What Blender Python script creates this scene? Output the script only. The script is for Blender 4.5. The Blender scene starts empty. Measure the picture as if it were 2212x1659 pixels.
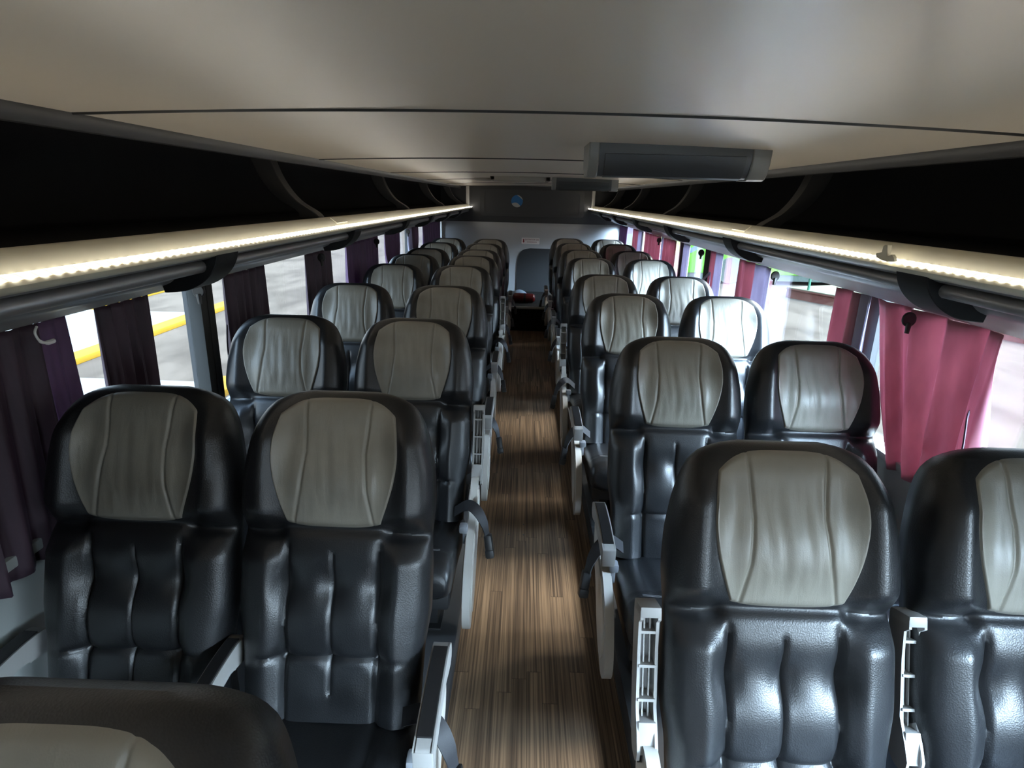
import bpy, bmesh, math, random
import numpy as np
from mathutils import Vector, Matrix
random.seed(7)
C = bpy.context.scene.collection
XC = 0.06                       # centre line of the coach
WL, WR = -1.25, 1.375           # inner faces of the side walls
YF, YR = -2.2, 9.1              # front and rear ends
CAMZ = 1.63
G = -1.30                       # ground outside, relative to the coach floor
HID_T = 18.0                    # recline of the seat backs

# ------------------------------------------------------------------ materials
def newmat(name):
    m = bpy.data.materials.new(name); m.use_nodes = True
    nt = m.node_tree; b = nt.nodes['Principled BSDF']
    return m, nt, b
def mat(name, col, rough=.5, metal=0., spec=.5, bump=None, var=None, coat=0., sheen=0., sheentint=(1,1,1), trans=0., coatr=.1):
    m, nt, b = newmat(name)
    b.inputs['Base Color'].default_value = (*col, 1); b.inputs['Roughness'].default_value = rough
    b.inputs['Metallic'].default_value = metal; b.inputs['Specular IOR Level'].default_value = spec
    b.inputs['Coat Weight'].default_value = coat; b.inputs['Coat Roughness'].default_value = coatr
    b.inputs['Sheen Weight'].default_value = sheen; b.inputs['Sheen Tint'].default_value = (*sheentint, 1)
    tc = nt.nodes.new('ShaderNodeTexCoord')
    if var:
        sc, amt = var
        n = nt.nodes.new('ShaderNodeTexNoise'); n.inputs['Scale'].default_value = sc; n.inputs['Detail'].default_value = 4
        mp = nt.nodes.new('ShaderNodeMapRange'); mp.inputs['To Min'].default_value = 1 - amt; mp.inputs['To Max'].default_value = 1 + amt
        mx = nt.nodes.new('ShaderNodeMix'); mx.data_type = 'RGBA'; mx.blend_type = 'MULTIPLY'; mx.inputs['Factor'].default_value = 1
        mx.inputs['A'].default_value = (*col, 1)
        nt.links.new(tc.outputs['Object'], n.inputs['Vector']); nt.links.new(n.outputs['Fac'], mp.inputs['Value'])
        nt.links.new(mp.outputs['Result'], mx.inputs['B']); nt.links.new(mx.outputs['Result'], b.inputs['Base Color'])
    if bump:
        kind, sc, st, dist = bump
        n = nt.nodes.new('ShaderNodeTexVoronoi' if kind == 'v' else 'ShaderNodeTexNoise'); n.inputs['Scale'].default_value = sc
        bp = nt.nodes.new('ShaderNodeBump'); bp.inputs['Strength'].default_value = st; bp.inputs['Distance'].default_value = dist
        nt.links.new(tc.outputs['Object'], n.inputs['Vector'])
        nt.links.new(n.outputs['Distance' if kind == 'v' else 'Fac'], bp.inputs['Height']); nt.links.new(bp.outputs['Normal'], b.inputs['Normal'])
    return m
def mapping(nt, scale):
    tc = nt.nodes.new('ShaderNodeTexCoord'); mp = nt.nodes.new('ShaderNodeMapping'); mp.inputs['Scale'].default_value = scale
    nt.links.new(tc.outputs['Object'], mp.inputs['Vector']); return mp
def ramp(nt, src, stops):
    r = nt.nodes.new('ShaderNodeValToRGB'); e = r.color_ramp.elements
    while len(e) < len(stops): e.new(.5)
    for k, (p, c) in enumerate(stops): e[k].position = p; e[k].color = (*c, 1)
    nt.links.new(src, r.inputs['Fac']); return r

M = {}
M['leather'] = mat('black_leather', (.011, .0115, .013), .38, spec=.62, bump=('v', 330, .22, .0012))
def grey_leather():
    m, nt, b = newmat('grey_leather')
    b.inputs['Roughness'].default_value = .42; b.inputs['Specular IOR Level'].default_value = .65
    mp = mapping(nt, (1, 1, 1)); n = nt.nodes.new('ShaderNodeTexNoise'); n.inputs['Scale'].default_value = 9; n.inputs['Detail'].default_value = 5
    nt.links.new(mp.outputs[0], n.inputs['Vector'])
    r = ramp(nt, n.outputs['Fac'], [(.3, (.215, .198, .165)), (.7, (.28, .26, .218))]); nt.links.new(r.outputs[0], b.inputs['Base Color'])
    # wrinkles running down the panel and a fine grain
    mw = mapping(nt, (26, 8, 5)); w = nt.nodes.new('ShaderNodeTexNoise'); w.inputs['Scale'].default_value = 1.4; w.inputs['Detail'].default_value = 3; w.inputs['Distortion'].default_value = .8
    nt.links.new(mw.outputs[0], w.inputs['Vector'])
    v = nt.nodes.new('ShaderNodeTexVoronoi'); v.inputs['Scale'].default_value = 420; nt.links.new(mp.outputs[0], v.inputs['Vector'])
    b1 = nt.nodes.new('ShaderNodeBump'); b1.inputs['Strength'].default_value = .16; b1.inputs['Distance'].default_value = .012
    b2 = nt.nodes.new('ShaderNodeBump'); b2.inputs['Strength'].default_value = .15; b2.inputs['Distance'].default_value = .001
    nt.links.new(w.outputs['Fac'], b1.inputs['Height']); nt.links.new(v.outputs['Distance'], b2.inputs['Height'])
    nt.links.new(b1.outputs[0], b2.inputs['Normal']); nt.links.new(b2.outputs[0], b.inputs['Normal'])
    return m
M['grey'] = grey_leather()
M['white'] = mat('off_white_plastic', (.34, .334, .322), .42, var=(14, .06))
M['cover'] = mat('cream_grey_plastic', (.50, .48, .44), .42, var=(10, .08))
M['pad'] = mat('black_rubber_pad', (.012, .012, .013), .42, bump=('v', 500, .1, .0006))
M['webbing'] = mat('black_belt_webbing', (.014, .014, .017), .6, bump=('n', 700, .3, .001))
M['blackplastic'] = mat('black_plastic', (.014, .014, .015), .38)
M['button'] = mat('grey_button_plastic', (.22, .23, .25), .4)
M['frame'] = mat('black_painted_steel', (.016, .016, .017), .5)
M['steel'] = mat('grey_painted_steel', (.10, .10, .10), .45, metal=.3)
M['thread'] = mat('grey_thread', (.16, .16, .17), .8)
M['ceiling'] = mat('satin_grey_ceiling', (.60, .535, .445), .30, metal=.0, spec=.75, bump=('n', 5, .06, .02), var=(2.2, .03))
M['seam'] = mat('dark_ceiling_seam', (.02, .02, .02), .6)
M['cove'] = mat('dark_grey_cove', (.020, .0195, .019), .5, spec=.35)
M['bin'] = mat('black_bin_carpet', (.009, .009, .0095), .9, spec=.2, bump=('n', 300, .3, .002))
M['divider'] = mat('charcoal_divider', (.030, .028, .026), .5)
M['cream'] = mat('cream_satin_panel', (.72, .68, .53), .36, var=(12, .05))
M['service'] = mat('satin_grey_service_panel', (.20, .205, .21), .36, var=(6, .05))
M['service_light'] = mat('pale_grey_valance', (.32, .31, .29), .5, var=(9, .06))
M['rail'] = mat('brushed_grey_rail', (.34, .345, .36), .34, metal=.55)
M['bracket'] = mat('black_bracket', (.008, .008, .009), .42, spec=.3)
M['monitor'] = mat('charcoal_monitor', (.045, .05, .052), .4, var=(20, .05))
M['monitor_cap'] = mat('grey_monitor_cap', (.16, .165, .16), .38)
M['screen'] = mat('dark_screen', (.030, .034, .036), .42)
M['rearpanel'] = mat('charcoal_rear_panel', (.045, .046, .048), .5, bump=('n', 400, .2, .001))
M['rearwall'] = mat('grey_rear_wall', (.46, .48, .51), .6, bump=('n', 500, .35, .002), var=(3, .06))
M['rearshade'] = mat('painted_rear_shade', (.03, .031, .034), .75, bump=('n', 500, .3, .002))  # dark colour standing for seat shade on the rear wall
M['black_carpet'] = mat('black_carpet', (.010, .010, .010), .9, spec=.2)
M['alum'] = mat('worn_aluminium', (.42, .41, .38), .4, metal=.6)
M['sidewall'] = mat('grey_side_wall', (.34, .36, .35), .5, var=(4, .05))
M['sidegrey'] = mat('dark_grey_pillar', (.042, .042, .039), .75, spec=.2, bump=('n', 300, .2, .001))
M['rubber'] = mat('dark_window_rubber', (.03, .03, .03), .6)
M['plinth'] = mat('grey_plinth', (.045, .045, .047), .6)
M['postwhite'] = mat('pale_post', (.5, .5, .48), .45)
def fabric(name, c1, c2, sheen, rough=.55, tl=.3):
    m, nt, b = newmat(name)
    mp = mapping(nt, (3, 3, 1.2)); n = nt.nodes.new('ShaderNodeTexNoise'); n.inputs['Scale'].default_value = 4; n.inputs['Detail'].default_value = 5
    nt.links.new(mp.outputs[0], n.inputs['Vector']); r = ramp(nt, n.outputs['Fac'], [(.35, c1), (.65, c2)])
    nt.links.new(r.outputs[0], b.inputs['Base Color']); b.inputs['Roughness'].default_value = rough
    b.inputs['Sheen Weight'].default_value = sheen; b.inputs['Sheen Tint'].default_value = (.75, .7, 1, 1); b.inputs['Sheen Roughness'].default_value = .35
    w = nt.nodes.new('ShaderNodeTexNoise'); w.inputs['Scale'].default_value = 600; nt.links.new(mp.outputs[0], w.inputs['Vector'])
    bp = nt.nodes.new('ShaderNodeBump'); bp.inputs['Strength'].default_value = .15; bp.inputs['Distance'].default_value = .001
    nt.links.new(w.outputs['Fac'], bp.inputs['Height']); nt.links.new(bp.outputs[0], b.inputs['Normal'])
    # cloth lets part of the daylight through
    out = nt.nodes['Material Output']; tr = nt.nodes.new('ShaderNodeBsdfTranslucent'); mx = nt.nodes.new('ShaderNodeMixShader'); mx.inputs[0].default_value = tl
    nt.links.new(r.outputs[0], tr.inputs['Color']); nt.links.new(b.outputs[0], mx.inputs[1]); nt.links.new(tr.outputs[0], mx.inputs[2]); nt.links.new(mx.outputs[0], out.inputs['Surface'])
    return m
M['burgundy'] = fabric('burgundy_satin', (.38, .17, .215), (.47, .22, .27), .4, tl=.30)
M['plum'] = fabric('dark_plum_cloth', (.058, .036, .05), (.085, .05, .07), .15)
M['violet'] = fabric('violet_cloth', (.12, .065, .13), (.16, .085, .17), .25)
M['lavender'] = fabric('lavender_sky_sheen', (.42, .395, .50), (.50, .475, .58), .3)  # sky light on the satin put into the colour of these stretches
def floor_mat():
    m, nt, b = newmat('wood_strip_floor')
    tc = nt.nodes.new('ShaderNodeTexCoord'); sp = nt.nodes.new('ShaderNodeSeparateXYZ'); nt.links.new(tc.outputs['Object'], sp.inputs[0])
    # narrow boards along the coach: random tone per board and per board length
    def math_(op, a, v=None):
        n = nt.nodes.new('ShaderNodeMath'); n.operation = op
        nt.links.new(a, n.inputs[0])
        if v is not None:
            if isinstance(v, (int, float)): n.inputs[1].default_value = v
            else: nt.links.new(v, n.inputs[1])
        return n.outputs[0]
    bx = math_('FLOOR', math_('MULTIPLY', sp.outputs['X'], 1 / .052))
    wn = nt.nodes.new('ShaderNodeTexWhiteNoise'); wn.noise_dimensions = '1D'; nt.links.new(bx, wn.inputs['W'])
    yy = math_('ADD', math_('MULTIPLY', sp.outputs['Y'], 1 / .9), math_('MULTIPLY', wn.outputs['Value'], 7.))
    by = math_('FLOOR', yy)
    cb = nt.nodes.new('ShaderNodeCombineXYZ'); nt.links.new(bx, cb.inputs[0]); nt.links.new(by, cb.inputs[1])
    w2 = nt.nodes.new('ShaderNodeTexWhiteNoise'); w2.noise_dimensions = '2D'; nt.links.new(cb.outputs[0], w2.inputs['Vector'])
    mp = mapping(nt, (150, 1.6, 1)); n = nt.nodes.new('ShaderNodeTexNoise'); n.inputs['Scale'].default_value = 1; n.inputs['Detail'].default_value = 4; n.inputs['Distortion'].default_value = .25
    ad = nt.nodes.new('ShaderNodeVectorMath'); ad.operation = 'ADD'; sc = nt.nodes.new('ShaderNodeVectorMath'); sc.operation = 'SCALE'; sc.inputs['Scale'].default_value = 30
    nt.links.new(w2.outputs['Color'], sc.inputs[0]); nt.links.new(mp.outputs[0], ad.inputs[0]); nt.links.new(sc.outputs[0], ad.inputs[1]); nt.links.new(ad.outputs[0], n.inputs['Vector'])
    tone = math_('ADD', math_('MULTIPLY', n.outputs['Fac'], .95), math_('MULTIPLY', w2.outputs['Value'], .12))
    r = ramp(nt, tone, [(.36, (.075, .050, .034)), (.52, (.175, .115, .072)), (.74, (.34, .228, .142))])
    fx = math_('FRACT', math_('MULTIPLY', sp.outputs['X'], 1 / .052)); gap = math_('LESS_THAN', fx, .035)
    fy = math_('FRACT', yy); gy = math_('LESS_THAN', fy, .004)
    gg = math_('MULTIPLY', math_('MAXIMUM', gap, gy), .45)
    mx = nt.nodes.new('ShaderNodeMix'); mx.data_type = 'RGBA'; mx.inputs['B'].default_value = (.02, .014, .01, 1)
    nt.links.new(gg, mx.inputs['Factor']); nt.links.new(r.outputs[0], mx.inputs['A']); nt.links.new(mx.outputs['Result'], b.inputs['Base Color'])
    b.inputs['Roughness'].default_value = .48; b.inputs['Specular IOR Level'].default_value = .35
    return m
M['floor'] = floor_mat()
def led_mat():
    m, nt, b = newmat('led_rope')
    tc = nt.nodes.new('ShaderNodeTexCoord'); sp = nt.nodes.new('ShaderNodeSeparateXYZ'); nt.links.new(tc.outputs['Object'], sp.inputs[0])
    def math_(op, a, v):
        n = nt.nodes.new('ShaderNodeMath'); n.operation = op; nt.links.new(a, n.inputs[0])
        if isinstance(v, (int, float)): n.inputs[1].default_value = v
        else: nt.links.new(v, n.inputs[1])
        return n.outputs[0]
    t = math_('ADD', math_('MULTIPLY', sp.outputs['Y'], 1 / .03), math_('MULTIPLY', sp.outputs['Z'], 55.))
    r = ramp(nt, math_('PINGPONG', t, .5), [(.0, (1.0, .78, .42)), (.5, (1, 1, 1))])
    s = nt.nodes.new('ShaderNodeMapRange'); nt.links.new(math_('POWER', math_('MULTIPLY', math_('PINGPONG', t, .5), 2.), 2.2), s.inputs['Value']); s.inputs['From Max'].default_value = 1.
    s.inputs['To Min'].default_value = LED * .04; s.inputs['To Max'].default_value = LED
    nt.links.new(r.outputs[0], b.inputs['Emission Color']); nt.links.new(s.outputs[0], b.inputs['Emission Strength'])
    return m
LED = 11.5
M['led'] = led_mat()
def glass_mat():
    m = bpy.data.materials.new('window_glass'); m.use_nodes = True; nt = m.node_tree; nt.nodes.clear()
    o = nt.nodes.new('ShaderNodeOutputMaterial'); t = nt.nodes.new('ShaderNodeBsdfTransparent'); g = nt.nodes.new('ShaderNodeBsdfGlossy'); mx = nt.nodes.new('ShaderNodeMixShader')
    t.inputs[0].default_value = (.93, .95, .94, 1); g.inputs['Roughness'].default_value = .03
    f = nt.nodes.new('ShaderNodeLayerWeight'); f.inputs[0].default_value = .5
    pw = nt.nodes.new('ShaderNodeMath'); pw.operation = 'POWER'; pw.inputs[1].default_value = 5
    mr = nt.nodes.new('ShaderNodeMapRange'); mr.inputs['To Min'].default_value = .035; mr.inputs['To Max'].default_value = .6
    nt.links.new(f.outputs['Facing'], pw.inputs[0]); nt.links.new(pw.outputs[0], mr.inputs['Value']); nt.links.new(mr.outputs[0], mx.inputs[0]); nt.links.new(t.outputs[0], mx.inputs[1]); nt.links.new(g.outputs[0], mx.inputs[2]); nt.links.new(mx.outputs[0], o.inputs[0])
    return m
M['glass'] = glass_mat()
def ground_mat(name, a, b_, sc=(1, .35, 1)):
    m, nt, b = newmat(name); mp = mapping(nt, sc); n = nt.nodes.new('ShaderNodeTexNoise'); n.inputs['Scale'].default_value = .9; n.inputs['Detail'].default_value = 8; n.inputs['Distortion'].default_value = .6
    nt.links.new(mp.outputs[0], n.inputs['Vector']); r = ramp(nt, n.outputs['Fac'], [(.35, tuple(  .048*c for c in a)), (.6, tuple(  .048*c for c in b_))]); nt.links.new(r.outputs[0], b.inputs['Base Color']); b.inputs['Roughness'].default_value = .9; b.inputs['Specular IOR Level'].default_value = .04
    return m
M['asphalt'] = ground_mat('pale_concrete_yard', (.43, .33, .245), (.72, .56, .42), (1.3, .5, 1))
M['paint_yellow'] = mat('yellow_kerb_paint', (.080, .046, .004), .6, var=(3, .08), spec=.05)
M['paving'] = mat('white_paving', (.062, .061, .057), .7, var=(2, .04), spec=.05)
M['terracotta'] = mat('pink_red_wall', (.058, .022, .017), .7, var=(3, .06), spec=.05)
M['slabtop'] = mat('pale_slab_top', (.048, .048, .032), .7, var=(2, .05), spec=.05)
M['railgreen'] = mat('green_painted_rail', (.02, .056, .035), .45, spec=.05)
M['lime'] = mat('lime_green_paint', (.030, .078, .008), .6, spec=.05, var=(2, .03))
M['busblue'] = mat('blue_grey_stripe', (.032, .042, .055), .6, spec=.05)
M['tyre'] = mat('grey_tyre', (.018, .022, .018), .8, spec=.05)
M['hub'] = mat('grey_hub', (.035, .045, .038), .6, spec=.05)
M['darkglass'] = mat('dark_coach_glass', (.03, .035, .035), .15)
M['kickwhite'] = mat('white_lettering', (.10, .105, .095), .6, spec=.05)
M['red'] = mat('red_extinguisher', (.13, .004, .005), .35)
M['signwhite'] = mat('white_sign', (.90, .86, .86), .5)
M['signred'] = mat('dark_red_print', (.25, .03, .04), .6)
M['logoblue'] = mat('blue_logo', (.02, .16, .42), .5)
M['logowhite'] = mat('white_logo', (.42, .42, .41), .5)
M['packet'] = mat('pale_blue_packet', (.55, .68, .82), .35)
M['packetblue'] = mat('dark_blue_print', (.02, .04, .2), .4)
M['hook'] = mat('black_hook', (.012, .012, .012), .4)
M['whitewire'] = mat('white_wire', (.9, .89, .85), .5)
M['paper'] = mat('torn_paper', (.62, .60, .48), .8)
M['hatch'] = mat('hatch_grey', (.30, .29, .26), .4)

# ------------------------------------------------------------------ helpers
def finish(me, ang=35):
    me.polygons.foreach_set('use_smooth', [True] * len(me.polygons)); me.set_sharp_from_angle(angle=math.radians(ang)); me.update()
def tag(o, label=None, cat=None, group=None, kind=None):
    if label: o['label'] = label
    if cat: o['category'] = cat
    if group: o['group'] = group
    if kind: o['kind'] = kind
    return o
def link(name, me, parent=None):
    o = bpy.data.objects.new(name, me); C.objects.link(o)
    if parent is not None: o.parent = parent
    return o
def empty(name, loc, label, cat, group=None):
    o = bpy.data.objects.new(name, None); C.objects.link(o); o.location = loc; o.empty_display_size = .1
    return tag(o, label, cat, group)
class MB:
    def __init__(s): s.v = []; s.f = []; s.m = []
    def add(s, verts, faces, mi=0):
        b = len(s.v); s.v += [tuple(p) for p in verts]; s.f += [tuple(b + i for i in f) for f in faces]; s.m += [mi] * len(faces); return s
    def box(s, lo, hi, bev=0., mi=0, rot=None, about=None):
        bm = bmesh.new(); bmesh.ops.create_cube(bm, size=1)
        for v in bm.verts: v.co = Vector([(lo[i] + hi[i]) / 2 + v.co[i] * (hi[i] - lo[i]) for i in range(3)])
        if bev > 0: bmesh.ops.bevel(bm, geom=bm.edges[:], offset=bev, segments=2, profile=.6, affect='EDGES')
        if rot is not None:
            c = Vector(about) if about else Vector([(lo[i] + hi[i]) / 2 for i in range(3)])
            for v in bm.verts: v.co = c + rot @ (v.co - c)
        bm.verts.index_update(); s.add([v.co[:] for v in bm.verts], [[v.index for v in f.verts] for f in bm.faces], mi); bm.free(); return s
    def tube(s, pts, r, n=12, mi=0, cap=True, flat=None):
        pts = [Vector(p) for p in pts]; rings = []; up = None
        for i, p in enumerate(pts):
            d = (pts[min(i + 1, len(pts) - 1)] - pts[max(i - 1, 0)]).normalized()
            if up is None: up = Vector((0, 0, 1)) if abs(d.z) < .9 else Vector((0, 1, 0))
            a = d.cross(up).normalized(); up = a.cross(d).normalized()
            rr = r[i] if isinstance(r, (list, tuple)) else r
            ra, rb = (rr, rr) if flat is None else (flat[0], flat[1])
            rings.append([p + a * (ra * math.cos(2 * math.pi * k / n)) + up * (rb * math.sin(2 * math.pi * k / n)) for k in range(n)])
        vs = [q for R in rings for q in R]; fs = []
        for i in range(len(rings) - 1):
            for k in range(n): fs.append((i * n + k, i * n + (k + 1) % n, (i + 1) * n + (k + 1) % n, (i + 1) * n + k))
        if cap: fs += [tuple(range(n))[::-1], tuple((len(rings) - 1) * n + k for k in range(n))]
        return s.add(vs, fs, mi)
    def prism(s, prof, lo, hi, axis, mi=0, closed=True, cap=True):
        """profile of 2-D points pushed along an axis ('x','y','z') from lo to hi"""
        def P(a, b, t): return {'x': (t, a, b), 'y': (a, t, b), 'z': (a, b, t)}[axis]
        n = len(prof); vs = [P(a, b, lo) for a, b in prof] + [P(a, b, hi) for a, b in prof]
        fs = [(i, (i + 1) % n, n + (i + 1) % n, n + i) for i in range(n if closed else n - 1)]
        if cap and closed: fs += [tuple(range(n))[::-1], tuple(range(n, 2 * n))]
        return s.add(vs, fs, mi)
    def mesh(s, name, mats, ang=35, merge=False, recalc=True):
        me = bpy.data.meshes.new(name); me.from_pydata(s.v, [], s.f)
        for mm in (mats if isinstance(mats, (list, tuple)) else [mats]): me.materials.append(mm)
        me.polygons.foreach_set('material_index', s.m)
        if merge or recalc:
            bm = bmesh.new(); bm.from_mesh(me)
            if merge: bmesh.ops.remove_doubles(bm, verts=bm.verts, dist=1e-5)
            if recalc: bmesh.ops.recalc_face_normals(bm, faces=bm.faces)
            bm.to_mesh(me); bm.free()
        finish(me, ang); return me
    def obj(s, name, mats, parent=None, **k): return link(name, s.mesh(name, mats, **k), parent)
def bevel(o, w, seg=2):
    md = o.modifiers.new('bevel', 'BEVEL'); md.width = w; md.segments = seg; md.limit_method = 'ANGLE'; md.angle_limit = math.radians(40); return o
def smooth(p, n=6, closed=True):
    out = []; N = len(p)
    for i in range(N if closed else N - 1):
        g = lambda k: np.array(p[k % N] if closed else p[max(0, min(N - 1, k))], float)
        p0, p1, p2, p3 = g(i - 1), g(i), g(i + 1), g(i + 2)
        for t in np.linspace(0, 1, n, endpoint=False): out.append(tuple(.5 * (2 * p1 + (p2 - p0) * t + (2 * p0 - 5 * p1 + 4 * p2 - p3) * t * t + (3 * p1 - p0 - 3 * p2 + p3) * t ** 3)))
    if not closed: out.append(tuple(p[-1]))
    return out
def structure(name, mb, mats, **k): return tag(mb.obj(name, mats, **k), kind='structure')
def text_mesh(name, body, size, m, shear=0., extrude=.0004, align='CENTER'):
    cu = bpy.data.curves.new(name, 'FONT'); cu.body = body; cu.size = size; cu.shear = shear; cu.extrude = extrude; cu.align_x = align; cu.align_y = 'CENTER'
    t = bpy.data.objects.new(name, cu); C.objects.link(t); dg = bpy.context.evaluated_depsgraph_get(); dg.update()
    me = bpy.data.meshes.new_from_object(t.evaluated_get(dg)); bpy.data.objects.remove(t); bpy.data.curves.remove(cu)
    me.name = name; me.materials.clear(); me.materials.append(m); return me

# ------------------------------------------------------------------ seat surfaces
TH = math.radians(HID_T); H = .81; HZ = .38      # back length, hinge height
def sst(x, a, b):
    t = np.clip((x - a) / (b - a), 0, 1); return t * t * (3 - 2 * t)
HW_S = [0, .006, .014, .026, .045, .08, .12, .19, .27, .33, .36, .42, .54, .63, .81]
HW_W = [.085, .118, .143, .168, .190, .209, .222, .236, .241, .236, .234, .238, .238, .224, .216]
def soft(xs, ys, sig=.016, ends=(0, .0)):
    t = np.linspace(-.06, .90, 481); y = np.interp(t, xs, ys); k = np.exp(-(np.arange(-40, 41) * .002 / sig) ** 2); k /= k.sum()
    z = np.convolve(np.pad(y, 40, mode='edge'), k, 'valid'); w = np.clip((t - .03) / .05, 0, 1); return t, y + (z - y) * w
HW_T = soft(HW_S, HW_W)
def hw(s): return np.interp(s, *HW_T)
def front(u, s):
    """forward depth of the upholstered face at lateral u and distance s below the top"""
    au = np.abs(u); g = lambda x, sg: np.exp(-(x / sg) ** 2)
    d = np.full(np.broadcast(u, s).shape, .052)
    d = d + .052 * sst(au, .10, .185) * sst(s, .015, .13) * (1 - sst(s, .29, .352))                 # head wings
    d = d + .026 * g(s - .225, .095) * (1 - sst(au, .09, .16))                                       # head cushion
    d = d - .014 * g(s - .338, .012) * (1 - sst(au, .13, .17)) - .020 * g(s - .352, .012) * sst(au, .11, .14)   # seam under it
    d = d + .036 * sst(au, .105, .165) * sst(s, .35, .42) * (1 - .25 * sst(s, .60, .80))             # side bolsters
    d = d + .016 * g(s - .56, .09) * (1 - sst(au, .1, .2)) + .012 * g(s - .405, .05) * (1 - sst(au, .08, .16))
    for c in (-.113, .113): d = d - .011 * g(u - c, .0062) * sst(s, .352, .40)
    d = d - .0075 * g(u, .0045) * sst(s, .385, .40) * (1 - sst(s, .735, .75))
    for c in (-.113, 0, .113):
        d = d - (.015 if c == 0 else .015) * np.exp(-((u - c) / .028) ** 2 - ((s - .478) / .040) ** 2)
        d = d - .012 * np.exp(-((u - c) / .022) ** 2 - ((s - .652) / .024) ** 2)
    d = d - .008 * g(s - .652, .0065) * (1 - sst(au, .15, .2))
    d = d + .006 * g(np.abs(u) - .056, .04) * g(s - .735, .05) + .004 * g(np.abs(u) - .056, .04) * g(s - .565, .06)
    r = np.sqrt(np.clip(1 - (1 - np.clip(s / .07, 0, 1)) ** 2, 0, 1))
    a = np.clip(au / hw(s), 0, 1); e = np.clip(1 - a ** 6.5, 0, 1) ** .42
    return d * r * e
def place(u, s, d):
    L = H - s; return np.stack([u, math.sin(TH) * L - math.cos(TH) * d, HZ + math.cos(TH) * L + math.sin(TH) * d], -1)
def back_mesh():
    s = np.unique(np.concatenate([np.array([0, .003, .007, .012, .019, .028, .038, .05]), np.linspace(.06, H, 105)]))
    t = np.linspace(-1, 1, 101); a = .62 * t + .38 * np.sin(t * math.pi / 2)
    S, A = np.meshgrid(s, a, indexing='ij'); U = A * hw(S); F = place(U, S, front(U, S))
    tb = np.linspace(1, -1, 22)[1:-1]; SB, TB = np.meshgrid(s, tb, indexing='ij'); UB = TB * hw(SB)
    r = np.sqrt(np.clip(1 - (1 - np.clip(SB / .07, 0, 1)) ** 2, 0, 1)); DB = -.074 * r * np.clip(1 - np.abs(TB) ** 12, 0, 1) ** .4
    B = place(UB, SB, DB); R = np.concatenate([F, B], 1); n = R.shape[1]; k = R.shape[0]
    vs = R.reshape(-1, 3); fs = []
    for i in range(k - 1):
        for j in range(n): fs.append((i * n + j, (i + 1) * n + j, (i + 1) * n + (j + 1) % n, i * n + (j + 1) % n))
    fs.append(tuple((k - 1) * n + j for j in range(n)))
    return MB().add(vs, fs).mesh('backrest', M['leather'], ang=60, merge=True)
HP_T = soft([0, .05, .10, .16, .22, .28, .335], [.137, .141, .152, .157, .149, .131, .110], .022)
def panel_mesh():
    nb, na = 72, 165; b = np.linspace(0, 1, nb); a = np.linspace(-1, 1, na); Bq, Aq = np.meshgrid(b, a, indexing='ij')
    st = .012 + .046 * np.abs(Aq) ** 4; sb = .326 + .014 * (1 - Aq ** 4); S = st + (sb - st) * Bq; W = np.interp(S, *HP_T); U = Aq * W
    sv = np.interp(S, [0, .06, .15, .24, .34], [.082, .078, .072, .080, .100]); g = lambda x, q: np.exp(-(x / q) ** 2)
    d = front(U, S) + .0070 - .0055 * (g(U - sv, .0038) + g(U + sv, .0038)) * sst(Bq, .0, .07) * (1 - sst(Bq, .94, 1))
    edge = np.minimum(1 - np.abs(Aq), np.minimum(Bq, 1 - Bq)); d = d - .0105 * (1 - sst(edge * .16, 0, .007))
    # slack wrinkles of the worn leather
    wr = sum(k * np.sin(U * f + p + 1.5 * np.sin(S * q)) for k, f, p, q in ((.0008, 80, .4, 14), (.0007, 150, 1.3, 22), (.0003, 240, 2.2, 17)))
    d = d + wr * sst(S, .05, .14) * (1 - sst(S, .26, .33)) * (1 - sst(np.abs(U), .05, .075))
    vs = place(U, S, d).reshape(-1, 3); fs = [(i * na + j, (i + 1) * na + j, (i + 1) * na + j + 1, i * na + j + 1) for i in range(nb - 1) for j in range(na - 1)]
    return MB().add(vs, fs).mesh('headrest_panel', M['grey'], ang=60, recalc=False)
def cushion_mesh():
    ys = np.concatenate([np.linspace(.05, -.40, 34), -.40 - .065 * np.sin(np.linspace(0, 1, 14)[1:] * math.pi / 2)])
    n = 72; th = np.linspace(0, 2 * math.pi, n, endpoint=False); R = []
    for y in ys:
        q = max(0, (-.40 - y) / .065); k = math.sqrt(max(0, 1 - q * q)) if q < 1 else 0
        top = .385 + .075 * min(1, max(0, (.05 - y) / .40)); zc = top - .08; hh = .08 * (.12 + .88 * k); w = .219 - .02 * (1 - k)
        c, s_ = np.cos(th), np.sin(th); x = w * np.sign(c) * np.abs(c) ** .42; z = hh * np.sign(s_) * np.abs(s_) ** .55
        z = np.where(s_ > 0, z - .012 * np.exp(-(x / .11) ** 2) - .007 * np.exp(-((np.abs(x) - .125) / .006) ** 2) - .006 * math.exp(-((y + .335) / .006) ** 2), z)
        R.append(np.stack([x, np.full(n, y), zc + z], -1))
    R = np.array(R); k = len(R); fs = [(i * n + j, i * n + (j + 1) % n, (i + 1) * n + (j + 1) % n, (i + 1) * n + j) for i in range(k - 1) for j in range(n)]
    fs += [tuple(range(n)), tuple((k - 1) * n + j for j in range(n))]
    return MB().add(R.reshape(-1, 3), fs).mesh('seat_cushion', M['leather'], ang=60)
ARM_TOP = [(.028, -.012), (.024, .012), (.004, .030), (-.05, .040), (-.13, .043), (-.22, .040), (-.285, .034), (-.292, .026)]
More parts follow.
